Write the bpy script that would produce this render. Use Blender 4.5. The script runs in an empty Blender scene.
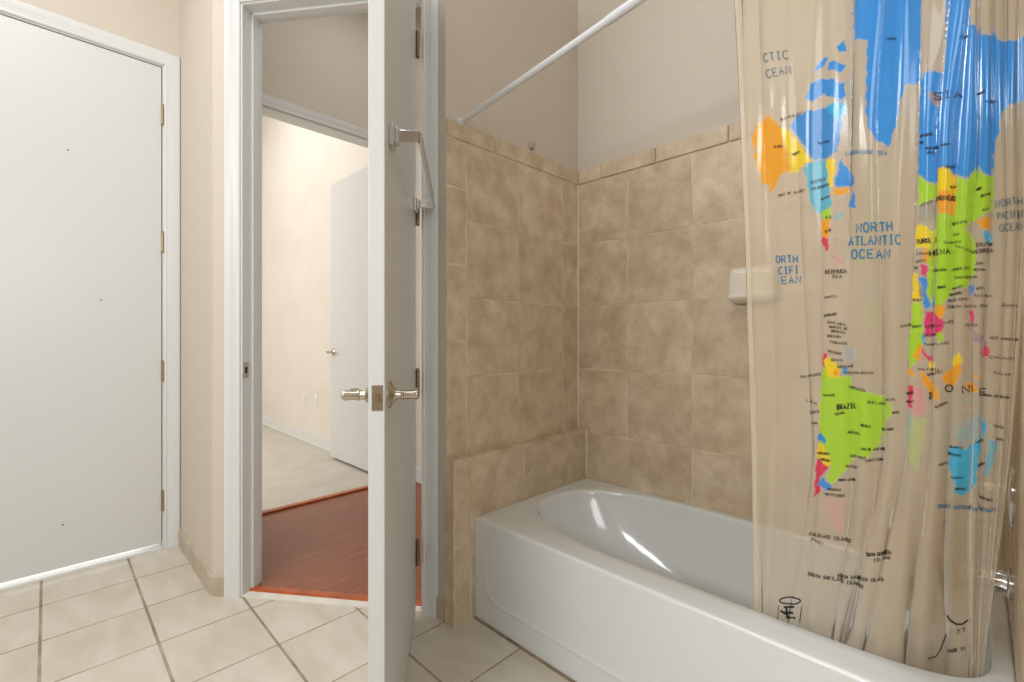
import bpy, bmesh, math, random
import numpy as np
from mathutils import Matrix, Vector
random.seed(4)
C = bpy.context.scene.collection
SC = bpy.context.scene
PI = math.pi

# ---------------------------------------------------------------- camera, world, lights, exposure
EYE = 1.10
cd = bpy.data.cameras.new('camera'); cam = bpy.data.objects.new('camera', cd); C.objects.link(cam)
cam.location = (0, 0, EYE); cam.rotation_euler = (PI/2, 0, math.radians(45))
cd.sensor_width = 36; cd.lens = 36*465/1024; cd.shift_y = -4/1024; cd.clip_start = .02
SC.camera = cam
w = bpy.data.worlds.new('world'); SC.world = w; w.use_nodes = True
w.node_tree.nodes['Background'].inputs[0].default_value = (1, 1, 1, 1)
w.node_tree.nodes['Background'].inputs[1].default_value = .3
SC.view_settings.view_transform = 'Standard'; SC.view_settings.look = 'None'
SC.view_settings.gamma = 1; SC.view_settings.use_curve_mapping = False
SC.view_settings.exposure = -0.30

def area(name, loc, rot, sx, sy, power, col=(1, .97, .93)):
    l = bpy.data.lights.new(name, 'AREA'); l.shape = 'RECTANGLE'; l.size = sx; l.size_y = sy
    l.energy = power; l.color = col
    o = bpy.data.objects.new(name, l); C.objects.link(o); o.location = loc; o.rotation_euler = rot
    return o
def aim(loc, to):
    return (Vector(to)-Vector(loc)).to_track_quat('-Z', 'Y').to_euler()
area('assumed_ceiling_lamp', (-1.45, -.75, 3.5), (0, 0, 0), 1.9, 1.5, 56, (.93, .965, 1))  # assumed main overhead source; no fixture is modelled
area('tub_fill_light', (-.55, .75, 3.5), (0, 0, 0), .8, .8, 5, (.93, .965, 1))  # unseen overhead fill, added to brighten the tub area
area('assumed_vanity_lamp', (-.6, -1.95, 2.0), aim((-.6, -1.95, 2.0), (-1.2, 1.4, 1.1)), 1.6, .35, 41, (.93, .965, 1))  # assumed frontal source behind the viewer, unseen and without a fixture
area('bathroom_side_fill', (1.42, -.5, 1.7), aim((1.42, -.5, 1.7), (-1.5, .4, 1.0)), 1.0, 1.3, 30, (.91, .955, 1))  # fill added from the right to even out the light; that wall has no window
area('hall_fill_light', (-2.35, 1.45, 3.5), (0, 0, 0), .5, .5, 8, (.93, .965, 1))  # unseen overhead lamp, added to light the hall
area('door_gap_fill_light', (-3.42, -.05, .22), aim((-3.42, -.05, .22), (-2.95, -.05, 0.0)), .9, .25, 2.5, (1, 1, 1))  # unseen lamp added behind the closed door to brighten the sill beneath it
area('bedroom_wall_fill_light', (-5.0, -1.8, 1.9), aim((-5.0, -1.8, 1.8), (-5.0, 2.0, 1.4)), 2.6, 2.0, 80, (1, 1, 1))  # unseen fill added to brighten the far room wall; no window is modelled
area('bedroom_overhead_fill', (-4.9, .5, 4.0), (0, 0, 0), 1.6, 1.6, 50, (1, 1, 1))  # unseen overhead fill, added to brighten the far room

# ---------------------------------------------------------------- materials
def s2l(c):
    return tuple((v/12.92 if v <= .04045 else ((v+.055)/1.055)**2.4) for v in (x/255 for x in c))
def mat(name, rgb, rough=.5, metal=0, coat=0, spec=.5, noise=None, bump=None, obj=True):
    """noise = (rgb2, scale, lo, hi, detail); bump = (scale, strength)"""
    m = bpy.data.materials.new(name); m.use_nodes = True; nt = m.node_tree; b = nt.nodes['Principled BSDF']
    b.inputs['Base Color'].default_value = (*s2l(rgb), 1)
    b.inputs['Roughness'].default_value = rough; b.inputs['Metallic'].default_value = metal
    b.inputs['Coat Weight'].default_value = coat; b.inputs['Specular IOR Level'].default_value = spec
    tc = nt.nodes.new('ShaderNodeTexCoord')
    if noise:
        n = nt.nodes.new('ShaderNodeTexNoise'); n.inputs['Scale'].default_value = noise[1]
        n.inputs['Detail'].default_value = noise[4]; nt.links.new(tc.outputs['Object'], n.inputs['Vector'])
        r = nt.nodes.new('ShaderNodeValToRGB'); r.color_ramp.elements[0].position = noise[2]; r.color_ramp.elements[1].position = noise[3]
        r.color_ramp.elements[0].color = (*s2l(rgb), 1); r.color_ramp.elements[1].color = (*s2l(noise[0]), 1)
        nt.links.new(n.outputs['Fac'], r.inputs['Fac']); nt.links.new(r.outputs['Color'], b.inputs['Base Color'])
    if bump:
        n = nt.nodes.new('ShaderNodeTexNoise'); n.inputs['Scale'].default_value = bump[0]; n.inputs['Detail'].default_value = 4
        nt.links.new(tc.outputs['Object'], n.inputs['Vector'])
        bp = nt.nodes.new('ShaderNodeBump'); bp.inputs['Strength'].default_value = bump[1]; bp.inputs['Distance'].default_value = .003
        nt.links.new(n.outputs['Fac'], bp.inputs['Height']); nt.links.new(bp.outputs['Normal'], b.inputs['Normal'])
    return m
M = {}
M['paint'] = mat('wall_paint', (207, 196, 181), .62, bump=(160, .12))
M['cream'] = mat('bedroom_wall_paint', (226, 219, 208), .7, noise=((221, 213, 201), 2.5, .35, .7, 2), bump=(160, .1))
M['ceil'] = mat('ceiling_paint', (232, 229, 222), .8)
M['white'] = mat('white_door_paint', (214, 214, 211), .33, bump=(60, .05))
M['trim'] = mat('white_trim_paint', (219, 219, 216), .34)
M['tub'] = mat('tub_enamel', (223, 225, 223), .12, coat=.5)
M['chrome'] = mat('polished_chrome', (225, 225, 228), .08, metal=1)
M['nickel'] = mat('satin_nickel', (196, 186, 170), .24, metal=1)
M['brass'] = mat('aged_brass', (176, 156, 122), .38, metal=1)
M['bronze'] = mat('dark_hinge_metal', (150, 132, 108), .4, metal=1)
M['dark'] = mat('dark_recess', (38, 34, 30), .7)
M['grout'] = mat('sand_grout', (224, 208, 182), .85, noise=((196, 176, 146), 9, .4, .65, 4))
M['dish'] = mat('cream_glazed_ceramic', (233, 224, 208), .14, coat=.4)
M['plate'] = mat('outlet_plastic', (236, 233, 226), .35)
M['rod'] = mat('white_rod_enamel', (232, 234, 236), .22, coat=.3)
M['marble'] = mat('white_stone_sill', (232, 226, 216), .3, noise=((216, 209, 197), 12, .4, .7, 5))
M['reducer'] = mat('orange_wood_reducer', (186, 94, 42), .3, noise=((160, 76, 34), 14, .35, .7, 5))
M['carpet'] = mat('pale_carpet', (208, 201, 189), .95, noise=((196, 188, 174), 5, .3, .7, 8), bump=(260, .4))

def tile_mat():
    m = bpy.data.materials.new('sandy_wall_tile'); m.use_nodes = True; nt = m.node_tree; b = nt.nodes['Principled BSDF']
    tc = nt.nodes.new('ShaderNodeTexCoord'); ge = nt.nodes.new('ShaderNodeNewGeometry')
    ad = nt.nodes.new('ShaderNodeVectorMath'); ad.operation = 'MULTIPLY_ADD'
    ad.inputs[1].default_value = (9, 9, 9)
    cx = nt.nodes.new('ShaderNodeCombineXYZ')
    for k in range(3): nt.links.new(ge.outputs['Random Per Island'], cx.inputs[k])
    nt.links.new(cx.outputs[0], ad.inputs[0]); nt.links.new(tc.outputs['Object'], ad.inputs[2])
    n = nt.nodes.new('ShaderNodeTexNoise'); n.inputs['Scale'].default_value = 10; n.inputs['Detail'].default_value = 8; n.inputs['Roughness'].default_value = .62
    nt.links.new(ad.outputs[0], n.inputs['Vector'])
    r = nt.nodes.new('ShaderNodeValToRGB'); e = r.color_ramp.elements
    e[0].position = .34; e[0].color = (*s2l((190, 167, 138)), 1); e[1].position = .68; e[1].color = (*s2l((221, 203, 176)), 1)
    k = e.new(.5); k.color = (*s2l((205, 185, 156)), 1)
    nt.links.new(n.outputs['Fac'], r.inputs['Fac'])
    hs = nt.nodes.new('ShaderNodeHueSaturation'); mr = nt.nodes.new('ShaderNodeMapRange')
    mr.inputs['To Min'].default_value = .95; mr.inputs['To Max'].default_value = 1.05
    nt.links.new(ge.outputs['Random Per Island'], mr.inputs['Value']); nt.links.new(mr.outputs[0], hs.inputs['Value'])
    nt.links.new(r.outputs['Color'], hs.inputs['Color']); nt.links.new(hs.outputs[0], b.inputs['Base Color'])
    b.inputs['Roughness'].default_value = .42
    n2 = nt.nodes.new('ShaderNodeTexNoise'); n2.inputs['Scale'].default_value = 22; n2.inputs['Detail'].default_value = 3
    nt.links.new(ad.outputs[0], n2.inputs['Vector'])
    bp = nt.nodes.new('ShaderNodeBump'); bp.inputs['Strength'].default_value = .25; bp.inputs['Distance'].default_value = .002
    nt.links.new(n2.outputs['Fac'], bp.inputs['Height']); nt.links.new(bp.outputs[0], b.inputs['Normal'])
    return m
M['tile'] = tile_mat()
M['basetile'] = mat('dull_sand_tile', (196, 182, 162), .45, noise=((178, 162, 140), 9, .35, .7, 6))

class NG:
    def __init__(s, nt): s.nt = nt
    def m(s, op, a, b=None, c=None):
        n = s.nt.nodes.new('ShaderNodeMath'); n.operation = op
        for i, v in enumerate((a, b, c)):
            if v is None: continue
            if isinstance(v, (int, float)): n.inputs[i].default_value = v
            else: s.nt.links.new(v, n.inputs[i])
        return n.outputs[0]
def floor_tile_mat():
    m = bpy.data.materials.new('ivory_floor_tile'); m.use_nodes = True; nt = m.node_tree; b = nt.nodes['Principled BSDF']
    g = NG(nt); tc = nt.nodes.new('ShaderNodeTexCoord'); sp = nt.nodes.new('ShaderNodeSeparateXYZ')
    nt.links.new(tc.outputs['Object'], sp.inputs[0])
    px, py = .3128, .302
    u = g.m('DIVIDE', g.m('ADD', sp.outputs[0], 2.705+px*20), px); v = g.m('DIVIDE', g.m('ADD', sp.outputs[1], .018+py*20), py)
    def dist(t, p):
        f = g.m('FRACT', t); return g.m('MULTIPLY', g.m('MINIMUM', f, g.m('SUBTRACT', 1.0, f)), p)
    du = dist(u, px); dv = dist(v, py)
    gu = g.m('LESS_THAN', du, .0031); gv = g.m('LESS_THAN', dv, .0046)
    gm = g.m('MAXIMUM', gu, gv)
    cx = nt.nodes.new('ShaderNodeCombineXYZ'); nt.links.new(g.m('FLOOR', u), cx.inputs[0]); nt.links.new(g.m('FLOOR', v), cx.inputs[1])
    wn = nt.nodes.new('ShaderNodeTexWhiteNoise'); nt.links.new(cx.outputs[0], wn.inputs['Vector'])
    ad = nt.nodes.new('ShaderNodeVectorMath'); ad.operation = 'MULTIPLY_ADD'; ad.inputs[1].default_value = (7, 7, 7)
    nt.links.new(wn.outputs['Color'], ad.inputs[0])
    mp = nt.nodes.new('ShaderNodeMapping'); mp.inputs['Scale'].default_value = (2.0, 5.5, 1); mp.inputs['Rotation'].default_value = (0, 0, .5)
    nt.links.new(tc.outputs['Object'], mp.inputs[0]); nt.links.new(mp.outputs[0], ad.inputs[2])
    n = nt.nodes.new('ShaderNodeTexNoise'); n.inputs['Scale'].default_value = 2.2; n.inputs['Detail'].default_value = 6
    nt.links.new(ad.outputs[0], n.inputs['Vector'])
    r = nt.nodes.new('ShaderNodeValToRGB'); e = r.color_ramp.elements
    e[0].position = .32; e[0].color = (*s2l((199, 188, 171)), 1); e[1].position = .66; e[1].color = (*s2l((212, 204, 190)), 1)
    nt.links.new(n.outputs['Fac'], r.inputs['Fac'])
    mx = nt.nodes.new('ShaderNodeMix'); mx.data_type = 'RGBA'
    nt.links.new(gm, mx.inputs[0]); nt.links.new(r.outputs[0], mx.inputs[6])
    gn = nt.nodes.new('ShaderNodeTexNoise'); gn.inputs['Scale'].default_value = 9; nt.links.new(tc.outputs['Object'], gn.inputs['Vector'])
    gr = nt.nodes.new('ShaderNodeValToRGB'); gr.color_ramp.elements[0].position = .35; gr.color_ramp.elements[0].color = (*s2l((140, 124, 104)), 1)
    gr.color_ramp.elements[1].position = .65; gr.color_ramp.elements[1].color = (*s2l((176, 161, 141)), 1)
    nt.links.new(gn.outputs['Fac'], gr.inputs['Fac']); nt.links.new(gr.outputs[0], mx.inputs[7])
    nt.links.new(mx.outputs[2], b.inputs['Base Color'])
    nt.links.new(g.m('MULTIPLY_ADD', gm, .5, .32), b.inputs['Roughness'])
    bp = nt.nodes.new('ShaderNodeBump'); bp.inputs['Strength'].default_value = .6; bp.inputs['Distance'].default_value = .002
    nt.links.new(g.m('SUBTRACT', 1.0, gm), bp.inputs['Height']); nt.links.new(bp.outputs[0], b.inputs['Normal'])
    return m
M['floortile'] = floor_tile_mat()
def wood_mat():
    m = bpy.data.materials.new('red_brown_wood_planks'); m.use_nodes = True; nt = m.node_tree; b = nt.nodes['Principled BSDF']
    g = NG(nt); tc = nt.nodes.new('ShaderNodeTexCoord'); sp = nt.nodes.new('ShaderNodeSeparateXYZ')
    nt.links.new(tc.outputs['Object'], sp.inputs[0])
    row = g.m('DIVIDE', g.m('ADD', sp.outputs[0], 10.0), .085)
    fr = g.m('FRACT', row); ed = g.m('LESS_THAN', g.m('MINIMUM', fr, g.m('SUBTRACT', 1.0, fr)), .018)
    ry = g.m('FRACT', g.m('ADD', g.m('MULTIPLY', sp.outputs[1], .8), g.m('MULTIPLY', g.m('FLOOR', row), .377)))
    ed2 = g.m('LESS_THAN', ry, .004); em = g.m('MAXIMUM', ed, ed2)
    mp = nt.nodes.new('ShaderNodeMapping'); mp.inputs['Scale'].default_value = (16, 1.6, 1)
    nt.links.new(tc.outputs['Object'], mp.inputs[0])
    cx = nt.nodes.new('ShaderNodeCombineXYZ'); nt.links.new(g.m('FLOOR', row), cx.inputs[2])
    ad = nt.nodes.new('ShaderNodeVectorMath'); nt.links.new(mp.outputs[0], ad.inputs[0]); nt.links.new(cx.outputs[0], ad.inputs[1])
    n = nt.nodes.new('ShaderNodeTexNoise'); n.inputs['Scale'].default_value = 3; n.inputs['Detail'].default_value = 6
    nt.links.new(ad.outputs[0], n.inputs['Vector'])
    r = nt.nodes.new('ShaderNodeValToRGB'); e = r.color_ramp.elements
    e[0].position = .3; e[0].color = (*s2l((126, 68, 44)), 1); e[1].position = .7; e[1].color = (*s2l((156, 90, 58)), 1)
    nt.links.new(n.outputs['Fac'], r.inputs['Fac'])
    mx = nt.nodes.new('ShaderNodeMix'); mx.data_type = 'RGBA'; nt.links.new(g.m('MULTIPLY', em, .45), mx.inputs[0])
    nt.links.new(r.outputs[0], mx.inputs[6]); mx.inputs[7].default_value = (*s2l((84, 38, 24)), 1)
    nt.links.new(mx.outputs[2], b.inputs['Base Color']); b.inputs['Roughness'].default_value = .3
    return m
M['wood'] = wood_mat()

def vinyl_mat():
    m = bpy.data.materials.new('clear_printed_vinyl'); m.use_nodes = True; nt = m.node_tree; b = nt.nodes['Principled BSDF']
    out = [n for n in nt.nodes if n.type == 'OUTPUT_MATERIAL'][0]
    at = nt.nodes.new('ShaderNodeAttribute'); at.attribute_name = 'ink'; at.attribute_type = 'GEOMETRY'
    mx = nt.nodes.new('ShaderNodeMix'); mx.data_type = 'RGBA'; mx.inputs[6].default_value = (*s2l((226, 212, 190)), 1)
    nt.links.new(at.outputs['Alpha'], mx.inputs[0]); nt.links.new(at.outputs['Color'], mx.inputs[7])
    nt.links.new(mx.outputs[2], b.inputs['Base Color'])
    b.inputs['Roughness'].default_value = .15; b.inputs['Specular IOR Level'].default_value = .4
    tl = nt.nodes.new('ShaderNodeBsdfTranslucent'); nt.links.new(mx.outputs[2], tl.inputs['Color'])
    m0 = nt.nodes.new('ShaderNodeMixShader'); m0.inputs[0].default_value = .22
    nt.links.new(b.outputs[0], m0.inputs[1]); nt.links.new(tl.outputs[0], m0.inputs[2])
    tr = nt.nodes.new('ShaderNodeBsdfTransparent'); tr.inputs['Color'].default_value = (.95, .89, .79, 1)
    g = NG(nt); fac = g.m('MULTIPLY_ADD', at.outputs['Alpha'], .40, .56)
    ms = nt.nodes.new('ShaderNodeMixShader'); nt.links.new(fac, ms.inputs[0])
    nt.links.new(tr.outputs[0], ms.inputs[1]); nt.links.new(m0.outputs[0], ms.inputs[2])
    # film gloss over everything
    gl = nt.nodes.new('ShaderNodeBsdfGlossy'); gl.inputs['Roughness'].default_value = .1
    fr = nt.nodes.new('ShaderNodeFresnel'); fr.inputs['IOR'].default_value = 1.27
    m2 = nt.nodes.new('ShaderNodeMixShader'); nt.links.new(fr.outputs[0], m2.inputs[0])
    nt.links.new(ms.outputs[0], m2.inputs[1]); nt.links.new(gl.outputs[0], m2.inputs[2])
    # fine crinkle
    tc = nt.nodes.new('ShaderNodeTexCoord'); mp = nt.nodes.new('ShaderNodeMapping'); mp.inputs['Scale'].default_value = (14, 6, 1.0)
    nt.links.new(tc.outputs['Object'], mp.inputs[0]); n = nt.nodes.new('ShaderNodeTexNoise'); n.inputs['Scale'].default_value = 1; n.inputs['Detail'].default_value = 3
    nt.links.new(mp.outputs[0], n.inputs['Vector']); bp = nt.nodes.new('ShaderNodeBump'); bp.inputs['Strength'].default_value = .3; bp.inputs['Distance'].default_value = .005
    nt.links.new(n.outputs['Fac'], bp.inputs['Height'])
    for nd in (b, gl, fr): nt.links.new(bp.outputs[0], nd.inputs['Normal'])
    nt.links.new(m2.outputs[0], out.inputs['Surface'])
    return m
M['vinyl'] = vinyl_mat()
M['hem'] = mat('milky_hem_vinyl', (228, 214, 190), .25)
M['hem'].node_tree.nodes['Principled BSDF'].inputs['Alpha'].default_value = .55
def ink_mat(name, rgb): return mat(name, rgb, .4)
M['ink_black'] = ink_mat('black_print_ink', (28, 26, 26)); M['ink_blue'] = ink_mat('blue_print_ink', (38, 116, 160)); M['ink_gray'] = ink_mat('slate_print_ink', (96, 112, 122))

# ---------------------------------------------------------------- mesh helpers
def tag(o, label=None, cat=None, group=None, kind=None):
    if label: o['label'] = label
    if cat: o['category'] = cat
    if group: o['group'] = group
    if kind: o['kind'] = kind
    return o
def obj(name, bm, m, parent=None, smooth=None):
    me = bpy.data.meshes.new(name); bmesh.ops.recalc_face_normals(bm, faces=bm.faces) if smooth != 'keep' else None
    bm.to_mesh(me); bm.free()
    for x in (m if isinstance(m, (list, tuple)) else [m]): me.materials.append(x)
    o = bpy.data.objects.new(name, me); C.objects.link(o)
    if parent: o.parent = parent
    if smooth:
        for p in me.polygons: p.use_smooth = True
        if isinstance(smooth, (int, float)) and smooth is not True:
            try: me.set_sharp_from_angle(angle=math.radians(smooth))
            except Exception: pass
    return o
def empty(name, loc, rz=0):
    o = bpy.data.objects.new(name, None); C.objects.link(o); o.location = loc; o.rotation_euler = (0, 0, rz); o.empty_display_size = .1
    return o
def box(bm, x0, x1, y0, y1, z0, z1, bev=0, seg=2):
    n0 = len(bm.verts)
    v = [bm.verts.new(p) for p in ((x0,y0,z0),(x1,y0,z0),(x1,y1,z0),(x0,y1,z0),(x0,y0,z1),(x1,y0,z1),(x1,y1,z1),(x0,y1,z1))]
    fs = [bm.faces.new([v[i] for i in q]) for q in ((3,2,1,0),(4,5,6,7),(0,1,5,4),(1,2,6,5),(2,3,7,6),(3,0,4,7))]
    if bev:
        es = list({e for f in fs for e in f.edges})
        bmesh.ops.bevel(bm, geom=es, offset=bev, segments=seg, affect='EDGES', profile=.5)
    return bm
def prism(bm, pts, z0, z1):
    a = [bm.verts.new((x, y, z0)) for x, y in pts]; b = [bm.verts.new((x, y, z1)) for x, y in pts]
    bm.faces.new(a[::-1]); bm.faces.new(b); n = len(pts)
    for i in range(n): bm.faces.new((a[i], a[(i+1) % n], b[(i+1) % n], b[i]))
    return bm
def tube(bm, pts, rad, n=16, caps=True):
    """swept circular tube along points; rad scalar or list"""
    pts = [Vector(p) for p in pts]; rr = rad if isinstance(rad, (list, tuple)) else [rad]*len(pts)
    rings = []; up = None
    for i, p in enumerate(pts):
        t = (pts[min(i+1, len(pts)-1)]-pts[max(i-1, 0)]).normalized()
        if up is None: up = Vector((0, 0, 1)) if abs(t.z) < .9 else Vector((1, 0, 0))
        a = (up-t*up.dot(t)).normalized(); up = a; b = t.cross(a)
        rings.append([bm.verts.new(p+(a*math.cos(2*PI*k/n)+b*math.sin(2*PI*k/n))*rr[i]) for k in range(n)])
    for r0, r1 in zip(rings, rings[1:]):
        for k in range(n): bm.faces.new((r0[k], r0[(k+1) % n], r1[(k+1) % n], r1[k]))
    if caps: bm.faces.new(rings[0][::-1]); bm.faces.new(rings[-1])
    return bm
def lathe(bm, prof, origin, axis, n=28):
    """prof = [(distance along axis, radius)]"""
    o = Vector(origin); t = Vector(axis).normalized(); u = Vector((0, 0, 1)) if abs(t.z) < .9 else Vector((1, 0, 0))
    a = (u-t*u.dot(t)).normalized(); b = t.cross(a); rings = []
    for d, r in prof:
        rings.append([bm.verts.new(o+t*d+(a*math.cos(2*PI*k/n)+b*math.sin(2*PI*k/n))*max(r, 1e-4)) for k in range(n)])
    for r0, r1 in zip(rings, rings[1:]):
        for k in range(n): bm.faces.new((r0[k], r0[(k+1) % n], r1[(k+1) % n], r1[k]))
    bm.faces.new(rings[0][::-1]); bm.faces.new(rings[-1])
    return bm
def NB(): return bmesh.new()
def struct(name, bm, m, label, cat, parent=None, **k):
    o = obj(name, bm, m, parent, **k); return tag(o, label, cat, kind='structure')

# ---------------------------------------------------------------- plan (metres, camera above the origin)
XL = -2.996            # wall with the closed door, faces +x
YS = .50               # short wall left of the doorway, faces -y
W0 = Vector((-2.312, .50)); DR = Vector((.803, .596)); DN = Vector((.596, -.803))    # doorway wall: origin, direction, room normal
WANG = math.atan2(.596, .803)
XE, XT = -1.451, -1.393    # tub end wall: upper face, thicker lower face
YR = 1.088             # small return beside the doorway
YB = 1.93              # back wall
XR = .065              # faucet wall
ZC = 3.6
ZB = 4.1            # taller far room
S0, S1, ZD = .143, .931, 2.505   # doorway opening along the wall
def wp(s, t, z=0):     # doorway wall local -> world (t towards the bathroom)
    p = W0+DR*s+DN*t; return (p.x, p.y, z)

# floors
bm = NB(); v = [bm.verts.new((x, y, 0)) for x, y in ((XL-.12, -2.1), (1.5, -2.1), (1.5, 1.95), (-1.5, 1.95), (-1.5, 1.10), wp(1.0, -.03)[:2], wp(.1, -.03)[:2], (-2.33, .52), (XL-.12, .52))]
bm.faces.new(v); struct('floor', bm, M['floortile'], 'ivory ceramic tile bathroom floor with brown grout lines', 'floor')
bm = NB(); prism(bm, [(-3.13, .55), (-2.4, .55), wp(.1, -.03)[:2], wp(1.0, -.03)[:2], (-1.45, 1.2), (-1.45, 2.05), (-3.13, 2.05)], -.05, -.001)
struct('floor_hall', bm, M['wood'], 'glossy red-brown wood plank floor beyond the doorway', 'floor')
bm = NB(); prism(bm, [(-7.6, -1.9), (-3.13, -1.9), (-3.13, 2.05), (-7.6, 2.05)], -.05, -.002)
struct('floor_bedroom', bm, M['carpet'], 'pale beige carpeted floor of the far room', 'floor')
bm = NB(); box(bm, -3.165, -3.12, .85, 1.86, -.003, .012, .004); struct('trim_1', bm, M['reducer'], 'brown wood strip between red wood floor and pale carpet', 'trim')
# ceilings
bm = NB(); box(bm, -3.24, 1.5, -2.1, 2.05, ZC, ZC+.1); box(bm, -7.72, -3.12, -2.1, 2.05, ZB, ZB+.1); struct('ceiling', bm, M['ceil'], 'plain white ceiling above all the rooms', 'ceiling')

# walls
bm = NB()
D0, D1, DZ = -.47, .425, 2.505
box(bm, XL-.12, XL, -2.1, D0-.02, 0, ZC); box(bm, XL-.12, XL, D1+.02, YS+.12, 0, ZC); box(bm, XL-.12, XL, D0-.02, D1+.02, DZ+.015, ZC)
struct('wall_left', bm, M['paint'], 'beige painted wall around the closed white door', 'wall')
# short wall + doorway wall in one continuous painted surface, rounded outside corner
bm = NB()
t_ = .12
box(bm, XL, -2.33, YS, YS+t_, 0, ZC)
struct('wall_short', bm, M['paint'], 'narrow cream wall between closed door and doorway', 'wall')
def wprism(bm, s0, s1, t0, t1, z0, z1):
    return prism(bm, [wp(s0, t0)[:2], wp(s1, t0)[:2], wp(s1, t1)[:2], wp(s0, t1)[:2]], z0, z1)
bm = NB()
r = .018
cor = []
# rounded corner at W0 between face y=.5 and the diagonal face
for k in range(7):
    a = -PI/2+ (math.atan2(DN.y, DN.x)+PI/2)*k/6
    cxy = W0 + Vector((-r*math.tan((math.atan2(DN.y, DN.x)+PI/2)/2)*-0-0, 0))
    ang = (math.atan2(DN.y, DN.x)+PI/2)
    cc = Vector((W0.x-r*math.tan(ang/2), W0.y+r))
    cor.append((cc.x+r*math.cos(a), cc.y+r*math.sin(a)))
prism(bm, [(-2.33, YS), *cor, wp(S0-.012, 0)[:2], wp(S0-.012, -t_)[:2], (-2.42, YS+t_), (-2.42, YS+.01), (-2.33, YS+.01)], 0, ZC)
wprism(bm, S1+.012, .985, 0, -t_, 0, ZC); wprism(bm, S0-.012, S1+.012, 0, -t_, ZD+.015, ZC)
struct('wall_doorway', bm, M['paint'], 'angled beige wall that holds the open doorway', 'wall', smooth=20)
bm = NB(); box(bm, XE-.12, XE, YR, YB+.02, 0, ZC)
struct('wall_tub_end', bm, M['paint'], 'taupe painted wall above the tiles at the tub end', 'wall')
bm = NB(); box(bm, XE-.12, XR+.12, YB, YB+.12, 0, ZC)
struct('wall_back', bm, M['paint'], 'taupe painted wall along the tub, above the tiles', 'wall')
bm = NB(); box(bm, XR, XR+.12, 1.10, YB+.02, 0, ZC); box(bm, XR+.12, 1.5, 1.10, 1.22, 0, ZC)
struct('wall_faucet', bm, M['paint'], 'painted wall at the faucet end of the tub', 'wall')
bm = NB(); box(bm, 1.5, 1.62, -2.1, 1.22, 0, ZC); struct('wall_right', bm, M['paint'], 'beige painted wall right of the viewer', 'wall')
bm = NB(); box(bm, XL-.12, 1.62, -2.22, -2.1, 0, ZC); struct('wall_front', bm, M['paint'], 'beige painted wall behind the viewer', 'wall')
# hall and far room
P0, P1, PZ = .88, 1.83, 2.535
bm = NB(); box(bm, -3.24, -3.12, YS+.12, P0, 0, ZC); box(bm, -3.24, -3.12, P1, 2.05, 0, ZC); box(bm, -3.24, -3.12, P0, P1, PZ, ZC); box(bm, -3.24, -3.12, -2.1, 2.05, ZC, ZB)
struct('wall_hall', bm, M['paint'], 'beige hall wall above the far opening', 'wall')
bm = NB(); box(bm, -3.12, XE-.12, 1.99, 2.11, 0, ZC); struct('wall_hall_end', bm, M['cream'], 'cream hall wall seen through the hinge gap', 'wall')
bm = NB(); box(bm, -7.72, -3.12, 1.93, 2.05, 0, ZB); struct('wall_bedroom', bm, M['cream'], 'bright cream wall of the far room with two outlets', 'wall')
bm = NB(); box(bm, -7.72, -7.6, -1.9, 1.93, 0, ZB); struct('wall_bedroom_far', bm, M['cream'], 'cream end wall of the far room', 'wall')
bm = NB(); box(bm, -7.72, -3.12, -2.02, -1.9, 0, ZB); struct('wall_bedroom_front', bm, M['cream'], 'cream front wall of the far room', 'wall')  # solid wall without a window; the light in front of it is added

# ---------------------------------------------------------------- baseboards
bm = NB(); box(bm, -7.6, -3.24, 1.914, 1.93, 0, .11, .004); box(bm, -7.6, -3.24, 1.905, 1.93, 0, .018, .003)
struct('baseboard_bedroom', bm, M['trim'], 'white wooden baseboard of the far room', 'baseboard')
bm = NB(); box(bm, -3.12, XE-.12, 1.976, 1.99, 0, .11, .004); struct('baseboard_hall', bm, M['trim'], 'white baseboard of the hall end wall', 'baseboard')
def tilebase(name, segs, label):
    bm = NB()
    for a, b, n in segs:
        a = Vector(a); b = Vector(b); d = (b-a); L = d.length; d = d/L; n = Vector(n)
        c = int(L/.305)+1; s = 0
        while s < L-.004:
            e = min(s+.302, L); p = a+d*s; q = a+d*(e-.003)
            z = .088
            pr = [(0, 0), (.0105, 0), (.0105, z-.006), (.007, z-.001), (0, z)]
            A = [bm.verts.new((p.x+n.x*u, p.y+n.y*u, v_)) for u, v_ in pr]; B = [bm.verts.new((q.x+n.x*u, q.y+n.y*u, v_)) for u, v_ in pr]
            bm.faces.new(A[::-1]); bm.faces.new(B)
            for i in range(5): bm.faces.new((A[i], A[(i+1) % 5], B[(i+1) % 5], B[i]))
            s = e
    return struct(name, bm, M['basetile'], label, 'baseboard')
tilebase('baseboard_left', [((XL+.012, YS), (-2.305, YS), (0, -1)), (wp(-.006, 0)[:2], wp(.074, 0)[:2], DN)], 'sandy tile baseboard under the narrow cream wall')
tilebase('baseboard_right', [((-1.513, YR), (XE-.002, YR), (0, -1))], 'short sandy tile baseboard between doorway casing and tub tiles')

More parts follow.
